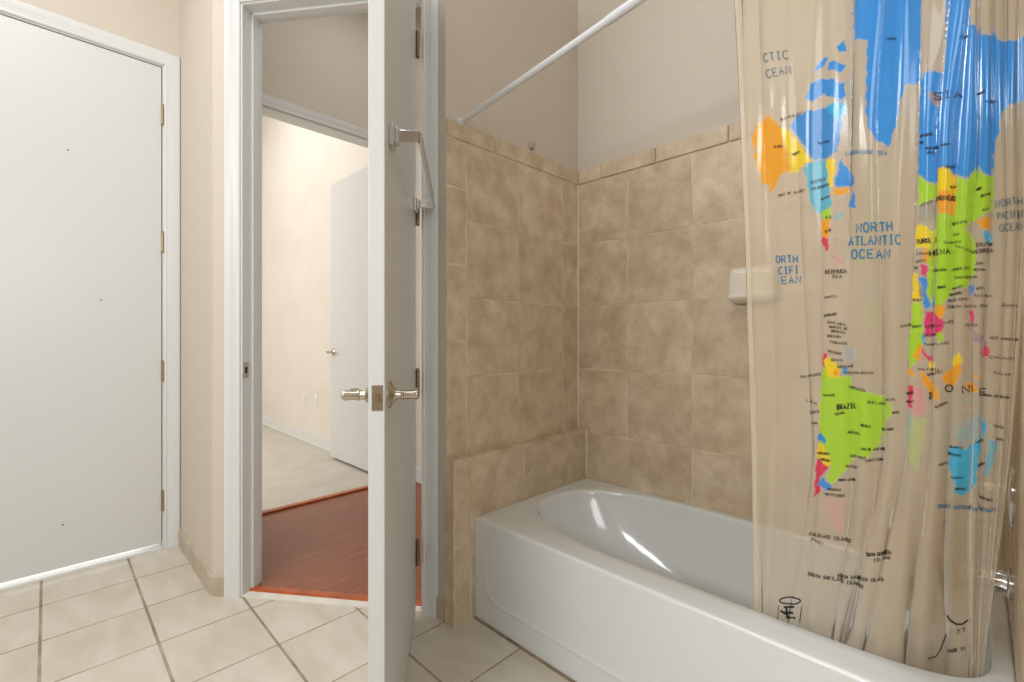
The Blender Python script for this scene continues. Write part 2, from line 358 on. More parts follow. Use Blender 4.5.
# ---------------------------------------------------------------- door frames (local frame: X along wall, Y into the wall, viewer side is -Y)
def casing(bm, s0, s1, zt, w=.066, side=-1, off=0, bottom=0):
    prof = [(0, 0), (0, .009), (.006, .013), (.012, .011), (.020, .014), (.034, .017), (.040, .021), (w-.004, .022), (w, .018), (w, 0)]
    st = []
    for f in (lambda a: (s0-a, bottom), lambda a: (s0-a, zt+a), lambda a: (s1+a, zt+a), lambda a: (s1+a, bottom)):
        row = []
        for a, b in prof:
            x, z = f(a); row.append(bm.verts.new((x, off+side*b, z)))
        st.append(row)
    for r0, r1 in zip(st, st[1:]):
        for i in range(len(prof)): bm.faces.new((r0[i], r0[(i+1) % len(prof)], r1[(i+1) % len(prof)], r1[i]))
    bm.faces.new(st[0]); bm.faces.new(st[-1][::-1])
def frame(name, loc, rz, s0, s1, zt, depth, label, stop=.05, both=True, cas_side=True):
    e = empty(name, loc, rz); tag(e, label, 'door frame', kind='structure')
    bm = NB(); j = .014
    box(bm, s0-j, s0, -.002, depth+.002, 0, zt+j, .0015); box(bm, s1, s1+j, -.002, depth+.002, 0, zt+j, .0015); box(bm, s0, s1, -.002, depth+.002, zt, zt+j, .0015)
    obj('jamb', bm, M['trim'], e)
    if stop:
        bm = NB(); box(bm, s0, s0+.011, stop, stop+.034, 0, zt, .002); box(bm, s1-.011, s1, stop, stop+.034, 0, zt, .002); box(bm, s0, s1, stop, stop+.034, zt-.011, zt, .002)
        obj('door_stop', bm, M['trim'], e)
    if cas_side: bm = NB(); casing(bm, s0-.007, s1+.007, zt+.007); obj('casing', bm, M['trim'], e, smooth=35)
    if both: bm = NB(); casing(bm, s0-.007, s1+.007, zt+.007, side=1, off=depth); obj('casing', bm, M['trim'], e, smooth=35)
    return e
# local X of the left wall frame: +y world; local Y into the wall = -x  -> rotation +90
fl_ = frame('trim_2', (XL, 0, 0), PI/2, D0, D1, DZ, .12, 'white casing and jamb around the closed door', stop=.055)
fd_ = frame('trim_3', (W0.x, W0.y, 0), WANG, S0, S1, ZD, .12, 'white moulded casing and jamb of the open doorway')
fh_ = frame('trim_4', (-3.12, 0, 0), PI/2, P0+.014, P1-.014, PZ-.014, .12, 'white casing of the far opening beyond the wood floor', stop=0)
# strike plate on the doorway's left jamb
bm = NB(); box(bm, S0, S0+.002, .004, .034, .925, .992, .001); sp = obj('strike_plate', bm, M['nickel'], fd_); sp['label'] = 'nickel strike plate'
bm = NB(); box(bm, S0+.0015, S0+.0026, .012, .026, .945, .972); obj('strike_hole', bm, M['dark'], sp)
# stone sill and wood reducer in the doorway
bm = NB(); wprism(bm, S0-.004, S1+.004, -.0, -.036, -.002, .006); struct('trim_5', bm, M['marble'], 'thin white stone sill at the foot of the doorway', 'threshold')
bm = NB()
A = [(-.036, .001), (-.036, .007), (-.046, .0125), (-.072, .0125), (-.086, .001)]
for s in (S0, S1): pass
a = [bm.verts.new(wp(S0+.001, t, z)) for t, z in A]; b = [bm.verts.new(wp(S1-.001, t, z)) for t, z in A]
bm.faces.new(a); bm.faces.new(b[::-1])
for i in range(5): bm.faces.new((a[i], a[(i+1) % 5], b[(i+1) % 5], b[i]))
struct('trim_6', bm, M['reducer'], 'orange-brown wood reducer strip behind the white sill', 'threshold')
# sill under the closed door
bm = NB(); box(bm, XL-.12, XL+.012, D0, D1, -.002, .011, .003); struct('trim_7', bm, M['trim'], 'white sill under the closed door', 'threshold')

# ---------------------------------------------------------------- hinges and doors
HZ = (.25, .922, 1.594, 2.255)
def hinge(parent, x, y, z, m, leafx=.0, leafy=.0, kr=.0058):
    h = .1
    bm = NB()
    for k in range(5):
        z0 = z-h/2+h/5*k+.0008; lathe(bm, [(0, kr), (h/5-.0016, kr)], (x, y, z0), (0, 0, 1), 14)
    lathe(bm, [(0, .004), (.003, .0062), (.006, .003)], (x, y, z+h/2), (0, 0, 1), 12); lathe(bm, [(-.005, .003), (-.003, .0062), (0, .004)], (x, y, z-h/2), (0, 0, 1), 12)
    o = obj('hinge', bm, m, parent, smooth=40)
    bm = NB(); box(bm, *leafx, *leafy, z-h/2, z+h/2, .0006, 1)
    obj('hinge_leaf', bm, m, o)
    return o
# closed door (left)
d1 = empty('door_1', (XL, 0, 0), PI/2); tag(d1, 'closed flat white door at the left edge with brass hinges', 'door', kind='structure')
bm = NB(); box(bm, D0+.003, D1-.004, .002, .046, .030, DZ-.004, .002); obj('door_panel', bm, M['white'], d1)
for z in HZ: hinge(d1, D1-.001, -.003, z, M['brass'], leafx=(D1-.006, D1-.0015), leafy=(0, .03))
bm = NB()
for y, z in ((.069, 1.972), (.185, 1.279), (.052, .229)):   # small screw holes left in the door face
    lathe(bm, [(-.0008, .0035), (.001, .0035)], (y, .002, z), (0, 1, 0), 10)
ho = obj('screw_hole', bm, M['dark'], d1); ho['label'] = 'tiny dark screw holes'

# open bathroom door
PV = (-1.5645, 1.0385); AV = math.atan2(-.626, .780)
d2 = empty('door_2', (*PV, 0), AV); tag(d2, 'open flat white door seen edge-on, with lever handles', 'door', kind='structure')
bm = NB(); box(bm, .018, .762, -.045, -.0075, .018, ZD-.006, .002); obj('door_panel', bm, M['white'], d2)
for z in HZ: hinge(d2, .003, -.001, z, M['bronze'], leafx=(-.004, .0185), leafy=(-.012, -.007), kr=.0078)
LZ = .958; LX = .700
for sgn, y0 in ((1, -.0075), (-1, -.045)):
    bm = NB(); lathe(bm, [(0, .033), (.004, .0335), (.007, .031), (.009, .025), (.013, .019), (.017, .016)], (LX, y0, LZ), (0, sgn, 0), 32)
    h = obj('handle_rose', bm, M['nickel'], d2, smooth=35)
    bm = NB(); lathe(bm, [(.012, .015), (.022, .0115), (.03, .0108), (.032, .0135), (.036, .0135), (.038, .0112), (.058, .0115), (.066, .013), (.070, .0125), (.074, .008)], (LX, y0, LZ), (0, sgn, 0), 28)
    pts = [(LX-.004, y0+sgn*.060, LZ), (LX-.03, y0+sgn*.062, LZ+.001), (LX-.06, y0+sgn*.061, LZ+.001), (LX-.088, y0+sgn*.058, LZ-.001), (LX-.104, y0+sgn*.056, LZ-.003)]
    tube(bm, pts, [.0115, .0105, .0095, .009, .007], 16)
    obj('lever', bm, M['nickel'], h, smooth=40)
bm = NB(); box(bm, .7615, .7635, -.037, -.011, LZ-.030, LZ+.030, .001); lp = obj('latch_plate', bm, M['nickel'], d2)
bm = NB(); v = [(.7630, -.030), (.7630, -.018), (.771, -.018), (.7645, -.030)]
prism(bm, v, LZ-.010, LZ+.010); obj('latch_bolt', bm, M['bronze'], lp)
bm = NB()
for zz in (-.023, .023): lathe(bm, [(0, .0035), (.001, .003)], (.7633, -.024, LZ+zz), (1, 0, 0), 10)
obj('screw', bm, M['bronze'], lp)
# towel bar on the open door
tb = empty('towel_bar', (*PV, 0), AV); tag(tb, 'chrome square towel bar fixed on the open white door', 'towel bar')
TZ = 1.603
for x in (.682, .085):
    bm = NB(); box(bm, x-.024, x+.024, -.007, .004, TZ-.030, TZ+.024, .003); box(bm, x-.017, x+.017, .003, .014, TZ-.022, TZ+.018, .004)
    obj('base_plate', bm, M['chrome'], tb)
    bm = NB(); box(bm, x-.006, x+.006, .016, .068, TZ-.014, TZ+.014, .0015); obj('post', bm, M['chrome'], tb)
bm = NB(); box(bm, .079, .688, .062, .072, TZ-.014, TZ+.010, .0015); obj('bar', bm, M['chrome'], tb)

# far room door, folded open against the cream wall
d3 = empty('door_3', (-3.28, 1.84, 0), 0); tag(d3, 'open flat white door in the far room beyond the wood floor', 'door', kind='structure')
bm = NB(); box(bm, -.86, -.0, -.022, .022, .022, 2.475, .002); obj('door_panel', bm, M['white'], d3)
bm = NB(); lathe(bm, [(0, .032), (.005, .032), (.009, .024), (.014, .016)], (-.80, -.022, .965), (0, -1, 0), 24)
h = obj('handle_rose', bm, M['nickel'], d3, smooth=35)
bm = NB(); lathe(bm, [(.01, .012), (.05, .010), (.062, .011), (.066, .006)], (-.80, -.022, .965), (0, -1, 0), 20)
tube(bm, [(-.80, -.078, .965), (-.76, -.08, .966), (-.70, -.078, .962)], [.010, .009, .007], 14); obj('lever', bm, M['nickel'], h, smooth=40)
for z in HZ: hinge(d3, .005, -.024, z, M['bronze'], leafx=(0, .008), leafy=(-.02, .018))

# outlets on the cream wall
def outlet(x, z, label, jack=False):
    e = empty('wall_outlet', (x, 1.93, z)); tag(e, label, 'outlet')
    bm = NB(); box(bm, -.036, .036, -.006, 0, -.058, .058, .0025); obj('cover_plate', bm, M['plate'], e, smooth=40)
    for s in ((0,) if jack else (-.021, .021)):
        bm = NB(); box(bm, -.015, .015, -.0085, -.005, s-.013, s+.013, .002); q = obj('socket', bm, M['plate'], e)
        bm = NB(); box(bm, -.007, -.005, -.0092, -.008, s-.004, s+.006); box(bm, .005, .007, -.0092, -.008, s-.004, s+.006); obj('slot', bm, M['dark'], q)
outlet(-5.05, .44, 'white outlet on the far cream wall, farther from the white door')
outlet(-4.73, .46, 'white outlet on the far cream wall, nearer the white door', True)

# ---------------------------------------------------------------- wall tiles (real bevelled tiles on a grout bed)
TT = .0075
def tilebox(bm, face, a0, a1, z0, z1, pos, g=.0028, th=TT, bev=.0012):
    """face 'x': tiles on a wall facing +x at x=pos, a = y; face 'y': on a wall facing -y, a = x; 'X': facing -x"""
    a0 += g; a1 -= g; z0 += g; z1 -= g
    if a1-a0 < .004 or z1-z0 < .004: return
    if face == 'x': box(bm, pos+.0005, pos+th, a0, a1, z0, z1, bev, 2)
    elif face == 'X': box(bm, pos-th, pos-.0005, a0, a1, z0, z1, bev, 2)
    else: box(bm, a0, a1, pos-th, pos-.0005, z0, z1, bev, 2)
ROWS = [.31, .626, .941, 1.255, 1.566, 1.876]
# end wall (upper)
e_end = empty('wall_tiles_end', (0, 0, 0)); tag(e_end, 'sandy ceramic tiles on the tub end wall with a stepped ledge', 'wall tiles', kind='structure')
bm = NB(); box(bm, XE, XE+.0062, YR+.002, YB, .60, 1.944); obj('grout', bm, M['grout'], e_end)
bm = NB(); cols = [1.186, 1.486, 1.797, YB-.004]
for c0, c1 in zip(cols, cols[1:]):
    for r0, r1 in zip(ROWS[1:], ROWS[2:]): tilebox(bm, 'x', c0, c1, r0, r1, XE)
zc = [.626, .791, 1.083, 1.385, 1.687, 1.876]
for r0, r1 in zip(zc, zc[1:]): tilebox(bm, 'x', YR, 1.186, r0, r1, XE, bev=.0035)
for c0, c1 in zip([YR, 1.339, 1.6465, YB-.004], [1.339, 1.6465, YB-.004]): tilebox(bm, 'x', c0, c1, 1.876, 1.948, XE, g=.0012, th=.011, bev=.005)
obj('tiling', bm, M['tile'], e_end)
# thicker lower part with ledge
bm = NB(); box(bm, XE, XT-.0015, YR-.0035, YB, 0, .6305); obj('grout', bm, M['grout'], e_end)
bm = NB(); cz = [YR, 1.165, 1.470, 1.775, YB-.004]
for i, (c0, c1) in enumerate(zip(cz, cz[1:])):
    for r0, r1 in ((.0, .30), (.30, .62)):
        if c0 > 1.18 and r0 < .1: continue
        tilebox(bm, 'x', c0, c1, r0, r1, XT-TT, bev=.003)
    box(bm, XE+.006, XT-.0005, c0+.0015, c1-.0015, .616, .632, .005, 3)
for r0, r1 in ((0, .30), (.30, .628)):
    box(bm, XE-.001, XT-.001, YR-.005, YR+.004, r0+.0015, r1-.0015, .003, 2)
obj('ledge_tiling', bm, M['tile'], e_end)
bm = NB(); box(bm, XE+.004, XE+.0125, YB-.0125, YB-.004, .632, 1.876, .002); box(bm, XT-.001, XT+.006, YB-.0125, YB-.004, .396, .632, .002); obj('corner_grout', bm, mat('pale_corner_caulk', (226, 212, 188), .7), e_end)
# back wall
e_b = empty('wall_tiles_back', (0, 0, 0)); tag(e_b, 'sandy ceramic tiles on the long wall behind the tub', 'wall tiles', kind='structure')
bm = NB(); box(bm, XE, XR, YB-.0062, YB, .30, 1.944); obj('grout', bm, M['grout'], e_b)
bm = NB(); cols = [XE+.009, -1.156, -.849, -.54, -.23, .058]
for c0, c1 in zip(cols, cols[1:]):
    for r0, r1 in zip(ROWS, ROWS[1:]): tilebox(bm, 'y', c0 if c0 > -1.4 or r0 > .5 else XT+.0, c1, r0, r1, YB)
for c0, c1 in zip([XE+.011, -1.303, -1.015, -.70, -.39, -.08], [-1.303, -1.015, -.70, -.39, -.08, .058]): tilebox(bm, 'y', c0, c1, 1.876, 1.948, YB, g=.0012, th=.014, bev=.005)
obj('tiling', bm, M['tile'], e_b)
# faucet wall
e_r = empty('wall_tiles_faucet', (0, 0, 0)); tag(e_r, 'sandy ceramic tiles on the faucet wall at the right edge', 'wall tiles', kind='structure')
bm = NB(); box(bm, XR-.0062, XR, 1.104, YB, 0, 1.944); obj('grout', bm, M['grout'], e_r)
bm = NB(); cols = [1.104, 1.186, 1.486, 1.797, YB-.008]
for c0, c1 in zip(cols, cols[1:]):
    for r0, r1 in zip([0]+ROWS, ROWS): tilebox(bm, 'X', c0, c1, r0, r1, XR)
    tilebox(bm, 'X', c0, c1, 1.876, 1.948, XR, th=.011, bev=.005)
obj('tiling', bm, M['tile'], e_r)

# ---------------------------------------------------------------- bathtub
RZ = .395
tub = empty('bathtub', (0, 0, 0)); tag(tub, 'white alcove bathtub set between the tiled walls', 'bathtub')
def sup(cx, cy, hx, hy, n, a):
    c, s = math.cos(a), math.sin(a); r = (abs(c/hx)**n+abs(s/hy)**n)**(-1/n)
    return cx+r*c, cy+r*s
X0, X1, Y0, Y1 = XT+.0005, XR-.007, 1.188, YB-.007
bm = NB(); NA = 160; rings = []
cx, cy = (X0+X1)/2, (Y0+Y1)/2; ocx, ocy, ohx, ohy = -.655, 1.588, .680, .296
angs = [2*PI*k/NA for k in range(NA)]
def ring(fn): rings.append([bm.verts.new(fn(a)) for a in angs])
def rect(hx, hy, a):
    c, s_ = math.cos(a), math.sin(a); k = 1/max(abs(c)/hx, abs(s_)/hy); return cx+k*c, cy+k*s_
CA = math.atan2((Y1-Y0)/2, (X1-X0)/2); angs = sorted(angs+[CA, PI-CA, PI+CA, 2*PI-CA]); NA = len(angs)
def outer(ins, z): return lambda a: (*rect((X1-X0)/2-ins, (Y1-Y0)/2-ins, a), z)
ring(outer(.004, .0)); ring(outer(.001, RZ-.010))
for k in range(6):
    t = PI/2*k/5; ring(outer(.010*(1-math.cos(t))+.0, RZ-.010+.010*math.sin(t)-.0))
def inner(t, z):
    # t 0 at the rim, 1 at the basin floor; backrest slopes at the far (low x) end
    lx0, lx1 = ocx-ohx, ocx+ohx; bx0, bx1 = -1.02, -.045; by0, by1 = 1.37, 1.80
    x0 = lx0+(bx0-lx0)*t; x1 = lx1+(bx1-lx1)*t; y0 = (ocy-ohy)+(by0-(ocy-ohy))*t; y1 = (ocy+ohy)+(by1-(ocy+ohy))*t
    return lambda a: (*sup((x0+x1)/2, (y0+y1)/2, (x1-x0)/2, (y1-y0)/2, 4.4-.5*t+1.7*math.cos(a), a), z)
def mid(f): # deck between rectangle and opening, slightly dished
    fo, fi = outer(.010, RZ), inner(-.016, RZ)
    return lambda a: tuple(fo(a)[i]*(1-f)+fi(a)[i]*f for i in range(2))+(RZ,)
for f in (.35, .7, 1.0): ring(mid(f))
for k in range(1, 7):
    t = PI/2*k/6; ring(inner(-.016+.06*math.sin(t), RZ-.022*(1-math.cos(t))))
zb = .065
prof = [(.08, RZ-.05), (.16, RZ-.10), (.26, RZ-.155), (.38, RZ-.205), (.52, RZ-.25), (.66, RZ-.285), (.80, RZ-.31), (.92, zb+.008), (1.03, zb), (1.25, zb-.003)]
for t, z in prof: ring(inner(t, z))
ring(lambda a: (-.545+.18*math.cos(a), 1.585+.06*math.sin(a), zb-.004))
for r0, r1 in zip(rings, rings[1:]):
    for k in range(NA): bm.faces.new((r0[k], r0[(k+1) % NA], r1[(k+1) % NA], r1[k]))
bm.faces.new(rings[-1])
obj('tub_shell', bm, M['tub'], tub, smooth=50)
# apron with an embossed skirt line
bm = NB(); nx, nz = 220, 90; G = []
for i in range(nx+1):
    col = []
    for j in range(nz+1):
        x = X0+.001+(X1-X0-.002)*i/nx; z = .0+(RZ-.010)*j/nz
        # distance to embossed contour: vertical at x=X0+.035 curving into horizontal at z=.088
        lx, lz, rr = X0+.058, .096, .080
        if x < lx+rr and z < lz+rr: dd = abs(math.hypot(x-(lx+rr), z-(lz+rr))-rr)
        elif z >= lz+rr: dd = abs(x-lx) if x < lx+.2 else 9
        else: dd = abs(z-lz)
        fade = max(0, min(1, (.36-z)/.16)) if (z > lz+rr) else 1
        inside = (x > lx and z > lz)
        y = Y0 - .0024*math.exp(-(dd/.0055)**2)*fade - .0
        col.append(bm.verts.new((x, y, z)))
    G.append(col)
for i in range(nx):
    for j in range(nz): bm.faces.new((G[i][j], G[i+1][j], G[i+1][j+1], G[i][j+1]))
r_ = bmesh.ops.extrude_edge_only(bm, edges=[e for e in bm.edges if e.is_boundary])
for v_ in [g for g in r_['geom'] if isinstance(g, bmesh.types.BMVert)]: v_.co.y += .006
obj('apron', bm, M['tub'], tub, smooth=60)
bm = NB(); box(bm, X0, X1, Y0-.008, Y0+.004, -.001, .006, .003); o_ = obj('floor_caulk', bm, mat('aged_caulk', (150, 132, 108), .7, noise=((110, 92, 70), 14, .4, .7, 4)), tub)
# overflow plate on the inside end
bm = NB(); lathe(bm, [(0, .036), (.004, .036), (.009, .030), (.011, .012), (.012, .001)], (-.022, 1.60, .325), (-1, 0, .18), 28)
ov = obj('overflow_plate', bm, M['chrome'], tub, smooth=40); ov['label'] = 'round chrome overflow plate'
bm = NB(); lathe(bm, [(0, .030), (.003, .032), (.005, .02)], (-.17, 1.585, zb-.004), (0, 0, 1), 24); dr = obj('drain', bm, M['chrome'], tub, smooth=40)

# spout and mixer on the faucet wall
e = empty('tub_spout', (XR-TT, 1.56, .535)); tag(e, 'chrome tub spout low on the faucet wall at right', 'spout')
bm = NB(); lathe(bm, [(0, .036), (.006, .036), (.010, .031)], (0, 0, 0), (-1, 0, 0), 28); obj('flange', bm, M['chrome'], e, smooth=40)
bm = NB(); tube(bm, [(-.006, 0, 0), (-.02, 0, .002), (-.05, 0, 0), (-.075, 0, -.006), (-.090, 0, -.016), (-.096, 0, -.030)], [.030, .029, .026, .0245, .022, .018], 24); obj('spout_body', bm, M['chrome'], e, smooth=40)
e = empty('shower_mixer', (XR-TT, 1.56, .745)); tag(e, 'round chrome mixer plate with lever, edge-on at the right edge', 'mixer')
bm = NB(); lathe(bm, [(0, .084), (.004, .084), (.009, .078), (.013, .05), (.016, .026)], (0, 0, 0), (-1, 0, 0), 40); obj('escutcheon', bm, M['chrome'], e, smooth=40)
bm = NB(); lathe(bm, [(.014, .021), (.05, .019), (.058, .016), (.06, .004)], (0, 0, 0), (-1, 0, 0), 24)
tube(bm, [(-.046, 0, -.008), (-.050, 0, -.04), (-.056, 0, -.078)], [.009, .0075, .006], 14); obj('handle', bm, M['chrome'], e, smooth=40)

# soap dish
sd = empty('soap_dish', (-.603, YB-TT, 1.243)); tag(sd, 'cream ceramic soap dish on the long tiled wall, behind the curtain edge', 'soap dish')
bm = NB(); box(bm, -.080, .080, -.010, 0, -.004, .122, .004, 3); obj('back_plate', bm, M['dish'], sd, smooth=40)
bm = NB(); rows = []
def seco(w_, d_, z, n=30):
    r_ = []
    for k in range(n+1):
        a = PI+PI*k/n; c_, s_ = math.cos(a), math.sin(a); q_ = (abs(c_)**7+abs(s_)**7)**(-1/7)
        r_.append(bm.verts.new((w_*q_*c_, -.006+d_*q_*s_, z)))
    return r_
for w_, d_, z in ((.055, .026, -.014), (.066, .040, -.010), (.077, .052, -.002), (.085, .060, .004), (.087, .062, .009), (.087, .062, .013), (.084, .058, .017), (.0835, .056, .024), (.083, .052, .060), (.082, .047, .095), (.081, .042, .112), (.078, .036, .120), (.070, .026, .125)):
    rows.append(seco(w_, d_, z))
for a, b in zip(rows, rows[1:]):
    for k in range(len(a)-1): bm.faces.new((a[k], a[k+1], b[k+1], b[k]))
bm.faces.new(rows[0]); bm.faces.new(rows[-1])
obj('tray', bm, M['dish'], sd, smooth=60)

# small wire hook where tiles meet the painted end wall
e = empty('wire_hook', (XE, 1.572, 1.955)); tag(e, 'tiny bent wire hook above the tiles of the tub end wall', 'hook')
bm = NB(); pts = []
for k in range(15):
    a = PI*.95+PI*1.25*k/14; pts.append((.010+.004*math.sin(k), .024*math.cos(a), .030+.024*math.sin(a)))
tube(bm, pts, .0016, 8); obj('wire', bm, M['nickel'], e, smooth=True)
bm = NB(); tube(bm, [(0, .004, .012), (.010, .004, .010), (.014, .004, .022), (.008, .002, .04)], .0018, 8); lathe(bm, [(0, .006), (.004, .006), (.006, .003)], (0, .004, .010), (1, 0, 0), 12); obj('stem', bm, M['bronze'], e, smooth=True)

# ---------------------------------------------------------------- shower rod
RA = Vector((XE+.001, 1.158, 1.950)); RB = Vector((XR-.001, 1.100, 2.062)); rd = (RB-RA).normalized()
rod = empty('shower_rod', RA); tag(rod, 'white tension shower rod reaching across above the tub', 'shower rod')
bm = NB(); L_ = (RB-RA).length
tube(bm, [tuple(rd*s) for s in (.016, L_*.5)], .0112, 24); obj('outer_tube', bm, M['rod'], rod, smooth=40)
bm = NB(); tube(bm, [tuple(rd*s) for s in (L_*.46, L_*.47, L_-.016)], [.0112, .0135, .0135], 24); obj('inner_tube', bm, M['rod'], rod, smooth=40)
for s0, s1 in ((0, .022), (L_-.022, L_)):
    bm = NB(); q = [(s0, .017), (s0+.004, .0175), (s1-.004, .0145), (s1, .0125)] if s0 == 0 else [(s0, .0145), (s0+.004, .0145), (s1-.004, .0175), (s1, .017)]
    lathe(bm, q, (0, 0, 0), rd, 24); obj('end_cap', bm, M['rod'], rod, smooth=40)

# ---------------------------------------------------------------- shower curtain with world map print
# the artwork is drawn on a flat sheet (drawing units u to the right, v down) laid over the hanging plane of the curtain
F = 465.; q2 = .70711
def yc(z): return np.interp(z, [.20, .42, 2.06], [1.335, 1.318, 1.128])
def to_art(x, z):
    y = yc(z); return 512+F*(x+y)/(y-x), 337-F*(z-EYE)/(q2*(y-x))
def from_art(u, v):
    k = (u-512)/F; z = 1.2
    for _ in range(12):
        y = yc(z); x = y*(k-1)/(k+1); z = EYE-(v-337)/F*q2*(y-x)
    return float(x), float(z)
vk = [-60, 0, 120, 230, 340, 450, 510, 560, 620, 665, 760]
EDGE_L = [733, 733, 740, 745, 748, 751, 752, 753, 754, 755, 757]
EDGE_R = [1034, 1034, 1033, 1030, 1022, 1013, 1006, 1000, 992, 986, 976]
# pleat boundaries, listed at heights vk
PL = [
 ([740, 740, 744, 748, 752, 757, 759, 760, 761, 762, 764], .004),
 ([757, 757, 762, 768, 774, 776, 774, 771, 768, 766, 764], .006),
 ([790, 790, 795, 800, 806, 812, 806, 798, 787, 779, 770], .010),
 ([822, 822, 820, 820, 820, 821, 818, 812, 804, 799, 794], .010),
 ([852, 852, 850, 848, 852, 853, 848, 842, 832, 826, 820], .012),
 ([884, 882, 876, 880, 880, 880, 872, 860, 846, 838, 828], .018),
 ([921, 921, 918, 914, 908, 906, 896, 886, 872, 862, 850], .022),
 ([948, 948, 936, 932, 930, 930, 924, 918, 910, 905, 900], .012),
 ([969, 969, 957, 953, 952, 950, 948, 946, 946, 947, 947], .018),
 ([978, 978, 977, 972, 970, 970, 968, 968, 969, 968, 966], .009),
 ([995, 994, 994, 992, 986, 984, 982, 980, 977, 976, 972], .014),
 ([1008, 1006, 1006, 1008, 1004, 998, 994, 990, 986, 982, 976], .010),
 ([1022, 1020, 1020, 1020, 1014, 1007, 1001, 996, 990, 985, 977], .009),
 ([1034, 1034, 1033, 1030, 1022, 1013, 1006, 1000, 992, 986, 978], .009)]
def fold(u, v):
    """pleat depth (towards the viewer) for arrays u, v"""
    prev = np.interp(v, vk, EDGE_L); out = np.zeros_like(u); 
    for i, (b, A) in enumerate(PL):
        cur = np.maximum(np.interp(v, vk, b), prev+.5)
        t = np.clip((u-prev)/(cur-prev), 0, 1); m = (u >= prev) & (u < cur+(1e6 if i == len(PL)-1 else 0))
        w_ = (cur-prev)/330.
        amp = np.minimum(A*.6, w_*.30)
        out = np.where(m, amp*(1-(2*t-1)**2-.6), out); prev = cur
    return out
def wob(u, v):
    return .003*np.sin(v*.011+u*.05)+.002*np.sin(v*.017-u*.09+1.3)+.0012*np.sin(u*.28+v*.010)
def surf(u, v, off=0.):
    u = np.atleast_1d(np.asarray(u, float)); v = np.atleast_1d(np.asarray(v, float))
    z = np.full_like(v, 1.2); k = (u-512)/F
    for _ in range(14):
        y = yc(z); x = y*(k-1)/(k+1); z = EYE-(v-337)/F*q2*(y-x)
    sm = lambda t: np.clip(t, 0, 1)**2*(3-2*np.clip(t, 0, 1))
    y2 = y+.065*sm((u-860)/126)*sm((v-430)/210)      # lower right corner is drawn back into the tub
    return np.stack([x*y2/y, y2-fold(u, v)-wob(u, v)-off, z], -1)

